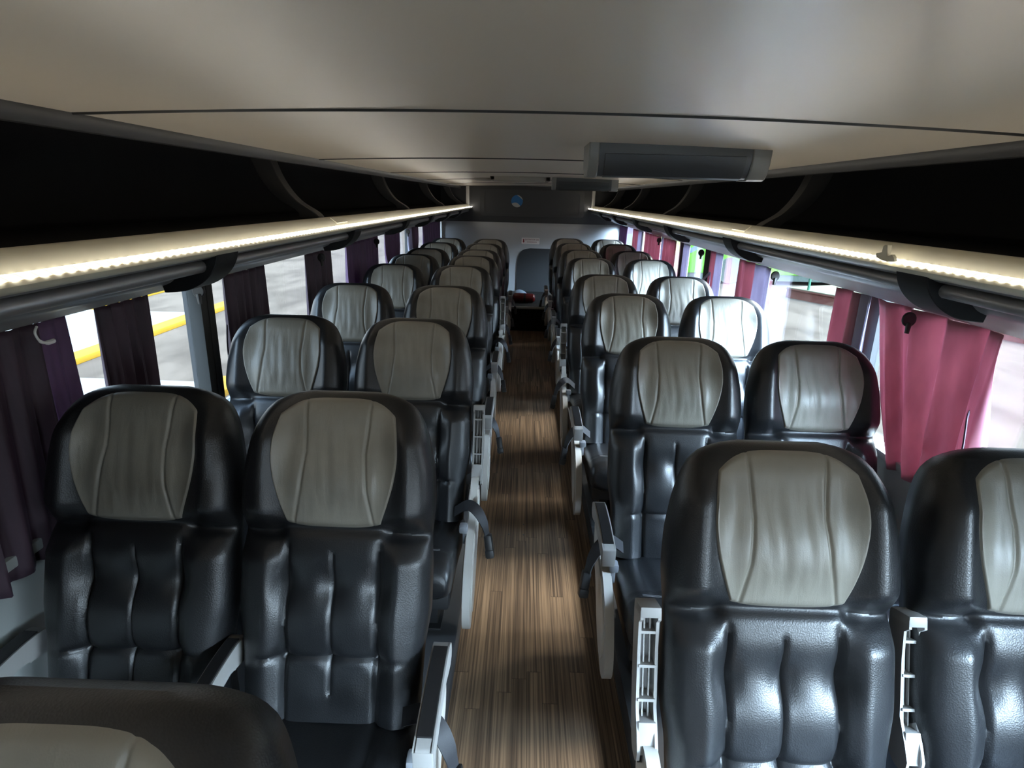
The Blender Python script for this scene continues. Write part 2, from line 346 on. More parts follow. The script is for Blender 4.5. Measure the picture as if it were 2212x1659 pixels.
def arm_meshes():
    top = smooth(ARM_TOP, 5, closed=False); b = MB()
    side = top + [(-.292, -.024), (-.286, -.030), (-.268, -.030), (-.258, -.014), (-.20, -.008), (-.08, -.006), (-.03, -.024), (0, -.032), (.02, -.026)]
    for x0, x1 in ((-.0215, -.0150), (.0150, .0215)): b.prism(side, x0, x1, 'x')
    lo = [(y * .985, z - .007) for y, z in top]; b.prism(top + lo[::-1], -.018, .018, 'x')
    b.box((-.0215, -.294, -.031), (.0215, -.272, .030), .003)
    for y in (-.235, -.165, -.095): b.box((-.018, y - .003, -.010), (.018, y + .003, .032))
    b.box((-.018, -.055, -.022), (.018, .012, .022), .002)
    for x in (-.006, .006): b.box((x - .0015, -.27, .004), (x + .0015, -.05, .012))
    tp = [(y, z + .0045) for y, z in top if -.272 < y < -.012]; bt = [(y, z - .001) for y, z in top if -.272 < y < -.012]
    p = MB().prism(tp + bt[::-1], -.0165, .0165, 'x')
    return b.mesh('armrest', M['white'], ang=40), p.mesh('arm_pad', M['pad'], ang=40)
def cover_mesh():
    pr = smooth([(.055, .47), (.045, .545), (.0, .565), (-.045, .545), (-.07, .485), (-.13, .445), (-.22, .425), (-.31, .37), (-.365, .285), (-.385, .205), (-.365, .145), (-.315, .125), (-.25, .15), (-.17, .22), (-.08, .32), (.02, .40)], 5)
    b = MB().prism(pr, -.014, .014, 'x')
    # shallow raised rim following the outline on both faces
    c = np.mean(pr, 0); rim = [(c[0] + (y - c[0]) * .80, c[1] + (z - c[1]) * .80) for y, z in pr]
    for sx in (-1, 1): b.prism(rim, sx * .014 if sx > 0 else -.019, .019 if sx > 0 else -.014, 'x')
    return b.mesh('side_cover', M['cover'], ang=40)
SEAT = dict(back=back_mesh(), panel=panel_mesh(), cushion=cushion_mesh(), cover=cover_mesh()); SEAT['arm'], SEAT['pad'] = arm_meshes()
def frame_mesh():
    b = MB(); b.box((-.205, -.40, .245), (.205, .10, .325), .012)
    b.box((-.20, .04, .30), (.20, .10, .44), .01)
    return b.mesh('seat_frame', M['frame'])
def leg_mesh():
    b = MB(); b.box((-.022, -.30, .104), (.022, .02, .255), .006); b.box((-.035, -.33, .100), (.035, .05, .112), .003); return b.mesh('leg', M['frame'])
SEAT['frame'] = frame_mesh(); SEAT['leg'] = leg_mesh()
def stitch_mesh():
    b = MB()
    for yy in (-.347, -.355):
        pts = []
        for x in np.linspace(-.17, .17, 25): pts.append((x, yy, .385 + .075 * (.05 - yy) / .40 - .012 * math.exp(-(x / .11) ** 2) - .0015))
        b.tube(pts, .0011, 5)
    return b.mesh('stitching', M['thread'])
SEAT['stitch'] = stitch_mesh()
def belt_mesh(sg):
    # webbing: out of the seat, over the cover and down into the aisle
    pts = smooth([(sg * .19, -.08, .455), (sg * .235, -.11, .500), (sg * .262, -.13, .508), (sg * .290, -.150, .490), (sg * .312, -.168, .455), (sg * .324, -.182, .415)], 6, closed=False)
    b = MB(); vs = []; fs = []
    for i, p in enumerate(pts):
        p = Vector(p); d = (Vector(pts[min(i + 1, len(pts) - 1)]) - Vector(pts[max(i - 1, 0)])).normalized(); w = Vector((0, .78, .62)); w = (w - d * w.dot(d)).normalized(); nrm = d.cross(w).normalized()
        vs += [p + w * .021 + nrm * .0016, p - w * .021 + nrm * .0016, p - w * .021 - nrm * .0016, p + w * .021 - nrm * .0016]
    n = len(pts)
    for i in range(n - 1):
        for k in range(4): fs.append((i * 4 + k, i * 4 + (k + 1) % 4, i * 4 + 4 + (k + 1) % 4, i * 4 + 4 + k))
    fs += [(0, 1, 2, 3), tuple((n - 1) * 4 + k for k in (3, 2, 1, 0))]
    return b.add(vs, fs).mesh('seat_belt', M['webbing'])
def buckle_mesh(sg):
    r = Matrix.Rotation(sg * math.radians(-10), 3, 'Y') @ Matrix.Rotation(math.radians(-18), 3, 'X')
    b = MB(); b.box((sg * .332 - .014, -.213, .335), (sg * .332 + .014, -.171, .422), .005, rot=r); b.box((sg * .332 - .0155, -.216, .34), (sg * .332 + .0155, -.190, .366), .002, rot=r, about=(sg * .332, -.192, .3785)); return b.mesh('belt_buckle', M['blackplastic'])
def button_mesh(sg):
    b = MB(); b.box((sg * .236 - .017, -.205, .432), (sg * .236 + .015, -.165, .462), .009); b.box((sg * .240 - .008, -.195, .385), (sg * .240 + .010, -.172, .436), .004); return b.mesh('recline_button', M['button'])
for sg in (1, -1): SEAT['belt', sg] = belt_mesh(sg); SEAT['buckle', sg] = buckle_mesh(sg); SEAT['button', sg] = button_mesh(sg)
ORD = ['first', 'second', 'third', 'fourth', 'fifth', 'sixth', 'seventh', 'eighth', 'ninth']
def arm(root, x, up):
    a = link('armrest', SEAT['arm'], root); a.location = (x, .035, .548 if up else .538); a.rotation_euler.x = math.radians(-(90 + HID_T)) if up else math.radians(3)
    link('arm_pad', SEAT['pad'], a); return a
def seat(side, kind, row, x, ytop, arm_up, mid_up=None, wall_arm=False):
    """side 'L' or 'R' of the coach, kind 'aisle' or 'window'; ytop = where the headrest top stands"""
    sg = 1 if side == 'L' else -1
    where = 'away from the ceiling monitors' if side == 'L' else 'on the ceiling monitor side'
    if kind == 'aisle': lab = 'black leather aisle seat with grey headrest, %s row from camera, %s' % (ORD[row], where)
    else: lab = 'black leather window seat with grey headrest, %s row from camera, %s' % (ORD[row], where)
    o = empty('coach_seat', (x, ytop - .25, 0), lab, 'seat', 'coach seats in rows of pairs')
    link('backrest', SEAT['back'], o); link('headrest_panel', SEAT['panel'], o)['label'] = 'grey leather headrest panel'
    cu = link('seat_cushion', SEAT['cushion'], o); link('stitching', SEAT['stitch'], cu)
    fr = link('seat_frame', SEAT['frame'], o)
    for lx in (-.13, .13): link('leg', SEAT['leg'], o).location.x = lx
    if kind == 'aisle':
        arm(o, sg * .268, arm_up)
        c = link('side_cover', SEAT['cover'], o); c.location.x = sg * .262; c['label'] = 'cream plastic side cover'
        rb = link('recline_button', SEAT['button', sg], c); rb.location.x = -sg * .262
        b = link('seat_belt', SEAT['belt', sg], o); link('belt_buckle', SEAT['buckle', sg], b)
    else:
        arm(o, sg * .2435, bool(mid_up)).scale.x = .85
        if wall_arm: arm(o, -sg * .262, False)
    return o
LROWS = [(-.43, None, .476), (-.444, -.932, 1.447), (-.432, -.950, 2.420), (-.432, -.950, 3.385), (-.450, -.940, 4.43), (-.44, -.940, 5.22), (-.44, -.93, 5.86), (-.44, -.93, 6.66), (-.42, -.92, 7.40)]
LUP = {2, 5}
RROWS = [(.549, 1.066, 1.20), (.570, 1.070, 2.207), (.560, 1.080, 3.27), (.545, 1.050, 4.12), (.570, 1.075, 5.30), (.565, 1.070, 6.16), (.565, 1.070, 7.10), (.55, 1.06, 7.92)]
RUP = {0, 3}
for r, (xa, xw, y) in enumerate(LROWS):
    seat('L', 'aisle', r, xa, y, r in LUP)
    if xw is not None: seat('L', 'window', r, xw, y, False, mid_up=False, wall_arm=(r == 1))
for r, (xa, xw, y) in enumerate(RROWS):
    seat('R', 'aisle', r, xa, y, r in RUP); seat('R', 'window', r, xw, y, False, mid_up=(r == 0))

# ------------------------------------------------------------------ shell
structure('floor', MB().box((WL, YF, -.06), (WR, YR, 0)), M['floor'])
structure('trim_1', MB().box((.365, YF, 0), (WR, YR - .09, .10), .012), M['plinth'])
structure('trim_2', MB().box((WL, YF, 0), (-.205, YR - .09, .10), .012), M['plinth'])
b = MB().box((-.205, 7.6, -.06), (.365, YR - .09, .30)); structure('trim_3', b, M['black_carpet'])
structure('trim_4', MB().box((-.205, 7.585, .285), (.365, 7.63, .312), .004), M['alum'])
def side_wall(name, x0, x1, posts, inner):
    b = MB(); b.box((x0, YF, -.3), (x1, YR + .1, .76)); b.box((x0, YF, 1.34), (x1, YR + .1, 1.98))
    b.box((x0, 8.95, .76), (x1, YR + .1, 1.34))
    for y0, y1 in posts: b.box((x0, y0, .76), (x1, y1, 1.34), mi=1)
    structure(name, b, [M['sidewall'], M['rubber']])
LP = [(YF, .20), (2.245, 2.325), (4.50, 4.66), (6.60, 6.76)]  # unseen front stretch closed off to keep the left seats darker
RP = [(YF, -1.9), (.52, 1.26), (2.33, 2.47), (4.46, 4.60), (5.36, 5.50), (6.98, 7.12)]  # wide second post is unseen, added to hold window light off the near seat
side_wall('wall_left', WL - .04, WL, LP, 1); side_wall('wall_right', WR, WR + .04, RP, -1)
n = 1
for posts, x, s in ((LP, WL - .022, 1), (RP, WR + .022, -1)):
    ys = [p for p in posts] + [(8.95, 8.95)]
    for i in range(len(ys) - 1):
        structure('window_%d' % n, MB().box((x - .003, ys[i][1], .76), (x + .003, ys[i + 1][0], 1.34)), M['glass']); n += 1
# clad window posts
pb = MB().box((WL - .02, 2.24, .70), (WL + .03, 2.335, 1.33), .008); pb.box((WL + .028, 2.285, .70), (WL + .034, 2.33, 1.33), .002)
structure('trim_5', pb, M['sidegrey'])
structure('trim_6', MB().box((WR - .03, 4.44, .70), (WR, 4.61, 1.33), .008), M['sidegrey'])
structure('trim_7', MB().box((WL, YF, .735), (WL + .03, 8.95, .765), .005), M['sidewall'])
structure('trim_8', MB().box((WR - .03, YF, .735), (WR, 8.95, .765), .005), M['sidewall'])
# ceiling: slightly arched panels with dark joints
SEAMS = [-1.7, -.2, 1.31, 2.83, 4.30, 5.85, 7.30, 8.6]
def zc(x): return CAMZ + .166 - .024 * ((x - XC) / 1.0) ** 2
b = MB(); edges = [YF] + SEAMS + [YR]; xs = np.linspace(XC - .985, XC + .985, 41)
for i in range(len(edges) - 1):
    y0, y1 = edges[i] + (.007 if i else 0), edges[i + 1] - .007
    nb = 9; yy = np.linspace(y0, y1, nb); vs = []; fs = []
    for y in yy:
        for x in xs: vs.append((x, y, float(zc(x))))
    for p in range(nb - 1):
        for q in range(len(xs) - 1): fs.append((p * 41 + q, p * 41 + q + 1, (p + 1) * 41 + q + 1, (p + 1) * 41 + q))
    for y in (y0, y1):          # turned-up panel edges
        k = len(vs); vs += [(x, y, float(zc(x))) for x in xs] + [(x, y, float(zc(x)) + .02) for x in xs]
        fs += [(k + q, k + q + 1, k + 41 + q + 1, k + 41 + q) for q in range(40)]
    b.add(vs, fs)
for y in SEAMS:             # dark joint profile between the panels
    k = len(xs); vs = [(x, yy, float(zc(x)) + dz) for yy, dz in ((y - .008, .003), (y - .003, -.004), (y + .003, -.004), (y + .008, .003)) for x in xs]
    b.add(vs, [(p * k + q, p * k + q + 1, (p + 1) * k + q + 1, (p + 1) * k + q) for p in range(3) for q in range(k - 1)], mi=1)
b.box((WL - .08, YF, 1.86), (WR + .08, YR + .1, 1.95), mi=1)
structure('ceiling', b, [M['ceiling'], M['seam']], ang=30)
def cove(name, sg):
    e = XC + sg * .985; zt = float(zc(e))
    pr = [(e, zt + .004), (e + sg * .012, zt - .004), (e + sg * .020, zt - .018), (e + sg * .022, zt - .030), (e + sg * .030, zt - .032), (e + sg * .034, zt - .022), (e + sg * .034, 1.87), (e, 1.87)]
    return structure(name, MB().prism(pr, YF, YR, 'y'), M['cove'], ang=50)
cove('trim_9', -1); cove('trim_10', 1)
# rear wall
b = MB(); pr = [(YR, 1.30), (YR, 1.98), (YR + .12, 1.98), (YR + .12, -.3), (YR - .09, -.3), (YR - .09, .28), (YR - .09, 1.195), (YR - .05, 1.255)]
vs = []
b.prism([(y, z) for y, z in pr], WL - .08, WR + .08, 'x'); o = structure('wall_rear', b, M['rearwall'])
structure('trim_11', MB().box((WL, YR - .02, 1.285), (WR, YR, 1.86), .004), M['rearpanel'])
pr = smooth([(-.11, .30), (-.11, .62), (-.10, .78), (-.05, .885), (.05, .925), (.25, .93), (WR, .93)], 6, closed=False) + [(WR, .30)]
structure('trim_15', MB().prism(pr, YR - .104, YR - .088, 'y'), M['rearshade'])  # dark arched sheet shaped like the shadow of the seats on the wall
for k, x in ((12, XC - .905), (13, XC + .905)): structure('trim_%d' % k, MB().box((x - .022, YR - .06, 1.52), (x + .022, YR - .02, 1.80), .004), M['postwhite'])
structure('trim_14', MB().box((WL, YR - .16, .74), (WL + .045, YR - .08, 1.29), .006), M['postwhite'])
# front: partition below and beside the windscreen
b = MB(); b.box((WL - .08, YF - .08, -.3), (WR + .08, YF, .85)); b.box((WL - .08, YF - .08, 1.82), (WR + .08, YF, 1.98)); b.box((WL - .08, YF - .08, .85), (.46, YF, 1.82)); b.box((WR - .04, YF - .08, .85), (WR + .08, YF, 1.82))
structure('wall_front', b, M['sidewall'])
structure('window_%d' % n, MB().box((.46, YF - .045, .85), (WR - .04, YF - .039, 1.82)), M['glass'])

# ------------------------------------------------------------------ luggage racks
BY_L = [.30, 1.62, 2.93, 4.22, 5.37, 6.55, 7.75]; BY_R = [.15, 1.45, 2.82, 4.08, 5.31, 6.63, 7.85]
DV_L = [.62, 2.62, 4.60, 6.60, 8.55]; DV_R = [.66, 2.66, 4.52, 6.42, 8.05]
def rack(sg, by, dv, lab, dz):
    X = lambda a: XC + sg * (a + .06)
    Z = lambda z: CAMZ + z + dz
    xw = WL if sg < 0 else WR
    root = empty('luggage_rack', (XC + sg * .86, 0, Z(-.1)), lab, 'luggage rack', 'overhead luggage racks')
    W = lambda o: (setattr(o, 'matrix_parent_inverse', Matrix.Translation(-root.location)), o)[1]
    y0, y1 = YF, YR - .02
    # lit front panel and the ledge that carries the lights
    pr = [(X(.862), Z(-.112)), (X(.858), Z(-.102)), (X(.850), Z(-.0985)), (X(.843), Z(-.101)), (X(.828), Z(-.112)), (X(.812), Z(-.124)), (X(.800), Z(-.1355)), (X(.788), Z(-.1385)), (X(.782), Z(-.142)), (X(.780), Z(-.149)), (X(.786), Z(-.157)), (X(.80), Z(-.164)), (X(.82), Z(-.160)), (X(.85), Z(-.13))]
    W(MB().prism(pr, y0, y1, 'y').obj('front_panel', M['cream'], root, ang=50))
    pr = [(X(.792), Z(-.1375)), (X(.792), Z(-.131)), (X(.789), Z(-.1285)), (X(.783), Z(-.1285)), (X(.780), Z(-.132)), (X(.781), Z(-.1385)), (X(.786), Z(-.141))]
    pr = [(X(.7935), Z(-.1385)), (X(.7935), Z(-.134)), (X(.7905), Z(-.131)), (X(.786), Z(-.1305)), (X(.7825), Z(-.133)), (X(.7815), Z(-.1385)), (X(.784), Z(-.1415))]
    W(MB().prism(pr, y0, y1, 'y').obj('light_strip', M['led'], root, ang=80))
    # carpeted bin
    fl = [(X(.845), Z(-.106)), (xw - sg * .002, Z(-.106)), (xw - sg * .002, Z(-.122)), (X(.845), Z(-.122))]
    W(MB().prism(fl, y0, y1, 'y').obj('bin_shelf', M['bin'], root))
    bk = [(xw - sg * .012, Z(-.106)), (xw - sg * .002, Z(-.106)), (xw - sg * .002, 1.858), (xw - sg * .012, 1.858)]
    W(MB().prism(bk, y0, y1, 'y').obj('bin_back', M['bin'], root))
    # underside: hollow for the rail, then the flat panel down to the window head
    top = smooth([(X(.800), Z(-.163)), (X(.822), Z(-.172)), (X(.845), Z(-.1735)), (X(.872), Z(-.186)), (X(.90), Z(-.212)), (X(.925), Z(-.2345)), (X(.96), Z(-.248))], 5, closed=False)
    up = [(a + sg * .004, z + .010) for a, z in top]
    W(MB().prism(top + up[::-1], y0, y1, 'y').obj('service_panel', M['service'], root, ang=50))
    va = [(X(.945), Z(-.243)), (X(1.06), Z(-.283)), (xw - sg * .075, CAMZ - .318), (xw - sg * .001, CAMZ - .330), (xw - sg * .001, CAMZ - .318), (X(1.06), Z(-.270)), (X(.945), Z(-.230))]
    W(MB().prism(va, y0, y1, 'y').obj('valance', M['service_light'], root))
    # dividers
    for y in dv:
        cu = smooth([(X(1.07), 1.85), (X(1.045), CAMZ + .12), (X(1.01), CAMZ + .04), (X(.955), CAMZ - .03), (X(.885), CAMZ - .075), (X(.862), CAMZ - .095)], 6, closed=False)
        inner = [(x_ + sg * .085, z_ + .012) for x_, z_ in cu[::-1] if z_ + .012 < 1.85]; inner = [(inner[0][0], Z(-.104))] + inner + [(inner[-1][0], 1.85)]
        d = MB().prism(cu + [(X(.862), Z(-.104))] + inner, y - .035, y + .035, 'y')
        o = W(d.obj('divider', M['divider'], root, ang=50)); bevel(o, .010, 3)
    # grab rail with its black brackets
    pc = (X(.842), Z(-.191))
    cuts = [y0 + .05] + by + [y1]
    for i in range(len(cuts) - 1):
        W(MB().tube([(pc[0], cuts[i] + (.03 if i else 0), pc[1]), (pc[0], cuts[i + 1] - .03, pc[1])], .0165, 16).obj('grab_rail', M['rail'], root, ang=50))
    for y in by:
        c1 = smooth([(X(.792), Z(-.158)), (X(.800), Z(-.185)), (X(.818), Z(-.213)), (X(.848), Z(-.238)), (X(.89), Z(-.256)), (X(.945), Z(-.262))], 5, closed=False)
        c2 = [(X(.95), Z(-.240)), (X(.90), Z(-.205)), (X(.86), Z(-.172)), (X(.82), Z(-.164))]
        o = W(MB().prism(c1 + c2, y - .055, y + .065, 'y').obj('rail_bracket', M['bracket'], root, ang=45)); bevel(o, .008, 2)
    # riveted joint plate
    yj = 2.66
    p = MB(); d = Vector((X(.812) - X(.843), 0, -.023)); d0 = Vector((X(.843), 0, Z(-.101)))
    nrm = Vector((-sg, 0, 0)) * .6 + Vector((0, 0, .8))
    q = lambda y, t, h: tuple(d0 + d * t + Vector((0, y, 0)) + nrm * h)
    p.add([q(yj, .1, .0005), q(yj + .16, .1, .0005), q(yj + .16, 1., .0005), q(yj, 1., .0005), q(yj, .1, .003), q(yj + .16, .1, .003), q(yj + .16, 1., .003), q(yj, 1., .003)], [(0, 1, 2, 3), (4, 5, 6, 7), (0, 1, 5, 4), (1, 2, 6, 5), (2, 3, 7, 6), (3, 0, 4, 7)])
    jp = W(p.obj('joint_plate', M['cream'], root))
    rv = MB()
    for yy, t in ((.03, .3), (.06, .75), (.10, .75), (.13, .3)):
        c = Vector(q(yj + yy, t, .003)); rv.tube([c, c + nrm * .003], [.011, .008], 10)
    o = rv.obj('rivet', M['steel'], jp); o.matrix_parent_inverse = Matrix.Translation(-root.location)
    return root
rack(-1, BY_L, DV_L, 'long lit luggage rack over the dark curtained windows, away from the monitors', 0.)
rack(1, BY_R, DV_R, 'long lit luggage rack over the burgundy curtains, nearest the ceiling monitors', .012)
# torn paper left on the ledge of the monitor-side rack
b = MB(); cx, cy, cz = .895, 1.52, CAMZ - .118
pts = smooth([(0, 0), (.02, .014), (.035, .008), (.05, .034), (.066, .030), (.064, .016), (.085, .012), (.078, .002), (.055, -.002), (.03, -.004)], 2)
b.add([(cx - .012 + z * .15, cy - .04 + y, cz - .004 + z) for y, z in pts] + [(cx - .006 + z * .3, cy - .04 + y, cz - .004 + z) for y, z in pts], [tuple(range(len(pts))), tuple(range(len(pts), 2 * len(pts)))] + [(i, (i + 1) % len(pts), len(pts) + (i + 1) % len(pts), len(pts) + i) for i in range(len(pts))])
tag(b.obj('paper_scrap', M['paper']), 'torn pale paper scrap sitting on the lit ledge above the big burgundy curtain', 'paper scrap')

# ------------------------------------------------------------------ ceiling monitors, hatch, lamp
def monitor(x0, x1, y, lab):
    zt = 1.79; root = empty('ceiling_monitor', ((x0 + x1) / 2, y + .08, zt), lab, 'monitor', 'fold-down ceiling monitors')
    inv = Matrix.Translation(-root.location)
    f = [(0, 1.802), (0, 1.772), (.006, 1.745), (.020, 1.718), (.036, 1.705), (.052, 1.701), (.13, 1.703), (.165, 1.73), (.18, 1.802)]
    f = [(a + y, z) for a, z in f]
    o = MB().prism(f, x0 + .03, x1 - .055, 'x').obj('housing', M['monitor'], root, ang=25); o.matrix_parent_inverse = inv
    g = [(a - (.004 if a < y + .1 else -.004), z - (.004 if z < 1.75 else 0)) for a, z in f]
    for a, c in ((x0, x0 + .032), (x1 - .057, x1)):
        o = MB().prism(g, a, c, 'x').obj('end_cap', M['monitor_cap'], root, ang=25); o.matrix_parent_inverse = inv; bevel(o, .004)
    s = [(-.002, 1.765), (.003, 1.745), (.016, 1.719), (.032, 1.703), (.05, 1.6985), (.055, 1.703), (.036, 1.708), (.022, 1.722), (.008, 1.748), (.002, 1.766)]
    s = [(a + y, z) for a, z in s]
    o = MB().prism(s, x0 + .05, x1 - .075, 'x').obj('screen', M['screen'], root, ang=25); o.matrix_parent_inverse = inv
    return root
monitor(.185, .735, 1.95, 'large charcoal fold-down monitor under the ceiling, the one nearer the camera')
monitor(.205, .735, 5.10, 'small-looking charcoal ceiling monitor further back, beside the roof hatch')
r = empty('roof_hatch', (-.05, 5.45, 1.79), 'pale rectangular roof hatch beside the further ceiling monitor', 'hatch'); inv = Matrix.Translation(-r.location)
b = MB()
for lo, hi in (((-.30, 5.15, 1.765), (.19, 5.19, 1.80)), ((-.30, 5.66, 1.765), (.19, 5.70, 1.80)), ((-.30, 5.15, 1.765), (-.26, 5.70, 1.80)), ((.15, 5.15, 1.765), (.19, 5.70, 1.80))): b.box(lo, hi, .006)
o = b.obj('hatch_frame', M['hatch'], r); o.matrix_parent_inverse = inv
o = MB().box((-.27, 5.18, 1.778), (.16, 5.67, 1.79), .004).obj('hatch_lid', M['ceiling'], r); o.matrix_parent_inverse = inv
b = MB(); b.tube([(-.38, 5.6, 1.793), (-.38, 5.6, 1.775), (-.38, 5.6, 1.768)], [.085, .085, .06], 28)
o = b.obj('ceiling_speaker', M['hatch']); tag(o, 'small round pale ceiling speaker in front of the roof hatch side', 'speaker')

# ------------------------------------------------------------------ rear wall fittings
r = empty('access_panel', (.085, YR - .02, 1.55), 'dark recessed panel with round blue and white logo high on the rear wall', 'panel'); inv = Matrix.Translation(-r.location)
def rrect(x0, x1, z0, z1, q, n=6):
    P = []
    for cx, cz, a in ((x1 - q, z1 - q, 0), (x0 + q, z1 - q, 90), (x0 + q, z0 + q, 180), (x1 - q, z0 + q, 270)):
        for k in range(n + 1): t = math.radians(a + 90 * k / n); P.append((cx + q * math.cos(t), cz + q * math.sin(t)))
    return P
outer, inn = rrect(-.665, .835, 1.372, 1.745, .04), rrect(-.60, .77, 1.415, 1.705, .035)
b = MB(); n0 = len(outer); yo, yi = YR - .02, YR - .034
vs = [(x, yi, z) for x, z in outer] + [(x, yi, z) for x, z in inn] + [(x, yo, z) for x, z in outer] + [(x, yo, z) for x, z in inn]
fs = []
for i in range(n0):
    j = (i + 1) % n0; fs += [(i, j, n0 + j, n0 + i), (i, j, 2 * n0 + j, 2 * n0 + i), (n0 + i, n0 + j, 3 * n0 + j, 3 * n0 + i)]
o = b.add(vs, fs).obj('panel_frame', M['rearpanel'], r); o.matrix_parent_inverse = inv
o = MB().prism(rrect(-.598, .768, 1.417, 1.703, .034), YR - .026, YR - .021, 'y').obj('panel_door', M['rearpanel'], r); o.matrix_parent_inverse = inv
cx, cz, R = -.133, 1.585, .084; b = MB(); N = 40
circ = [(cx + R * math.cos(2 * math.pi * k / N), cz + R * math.sin(2 * math.pi * k / N)) for k in range(N)]
b.prism(circ, YR - .0285, YR - .026, 'y')
def arcpoly(a0, a1, bulge):          # a white lens between an arc of the disc and an inner curve
    P = [(cx + R * math.cos(math.radians(a)), cz + R * math.sin(math.radians(a))) for a in np.linspace(a0, a1, 16)]
    p, q = np.array(P[-1]), np.array(P[0]); m = (p + q) / 2; nn = np.array([cx, cz]) - m; nn = nn / np.linalg.norm(nn)
    for t in np.linspace(0, 1, 14)[1:-1]: P.append(tuple(p + (q - p) * t + nn * bulge * 4 * t * (1 - t)))
    return P
b.prism(arcpoly(205, 305, .030), YR - .0300, YR - .0284, 'y', mi=1); b.prism(arcpoly(12, 92, -.002), YR - .0300, YR - .0284, 'y', mi=1)
o = b.obj('logo', [M['logoblue'], M['logowhite']], r); o.matrix_parent_inverse = inv; o['label'] = 'round blue and white logo'
# sign for the extinguisher
r = empty('extinguisher_sign', (.08, YR - .092, 1.035), 'white sticker with dark red arrow and lettering on the grey rear wall', 'sign'); inv = Matrix.Translation(-r.location)
o = MB().prism(rrect(-.052, .212, .990, 1.080, .010), YR - .0935, YR - .0905, 'y').obj('sticker', M['signwhite'], r); o.matrix_parent_inverse = inv
b = MB().prism([(-.029, 1.060), (-.013, 1.060), (-.013, 1.028), (-.006, 1.028), (-.021, 1.006), (-.036, 1.028), (-.029, 1.028)], YR - .0945, YR - .0932, 'y'); o = b.obj('arrow', M['signred'], r); o.matrix_parent_inverse = inv
for body, z, sz in (('EXTINTOR DE', 1.052, .031), ('INCENDIOS', 1.018, .027)):
    t = link('lettering', text_mesh('lettering', body, sz, M['signred']), r); t.location = (.020, -.0022, z - 1.035); t.rotation_euler.x = math.radians(90)
# extinguisher lying on the step, packet beside it
r = empty('fire_extinguisher', (.06, 7.98, .36), 'red fire extinguisher lying on the black step at the end of the aisle', 'fire extinguisher'); inv = Matrix.Translation(-r.location)
b = MB(); b.tube([(-.14, 7.98, .365), (-.13, 7.98, .365), (-.115, 7.98, .365), (.12, 7.98, .365), (.14, 7.98, .365), (.155, 7.98, .365)], [.03, .05, .06, .06, .05, .028], 24)
o = b.obj('cylinder_body', M['red'], r, ang=50); o.matrix_parent_inverse = inv
b = MB(); b.tube([(.005, 7.98, .365), (.03, 7.98, .365)], [.062, .062], 24); o = b.obj('strap', M['blackplastic'], r); o.matrix_parent_inverse = inv
b = MB(); b.tube([(-.175, 7.98, .365), (-.14, 7.98, .365)], [.018, .022], 14); b.box((-.205, 7.965, .355), (-.165, 7.995, .415), .004); o = b.obj('valve', M['steel'], r); o.matrix_parent_inverse = inv
b = MB()
vs = []; fs = []; nx, ny = 9, 7
for i in range(nx):
    for j in range(ny):
        u, v = i / (nx - 1), j / (ny - 1); vs.append((-.19 + .26 * u, 8.06 + .16 * v, .30 + .15 * math.sin(math.pi * min(.97, max(.03, u))) ** .35 * math.sin(math.pi * min(.97, max(.03, v))) ** .4 + .008 * random.random()))
for i in range(nx - 1):
    for j in range(ny - 1): fs.append((i * ny + j, (i + 1) * ny + j, (i + 1) * ny + j + 1, i * ny + j + 1))
o = b.add(vs, fs).obj('plastic_packet', M['packet'], ang=80); o.modifiers.new('s', 'SUBSURF').levels = 1; o.modifiers['s'].render_levels = 1
tag(o, 'crumpled pale blue plastic packet behind the red extinguisher', 'packet')

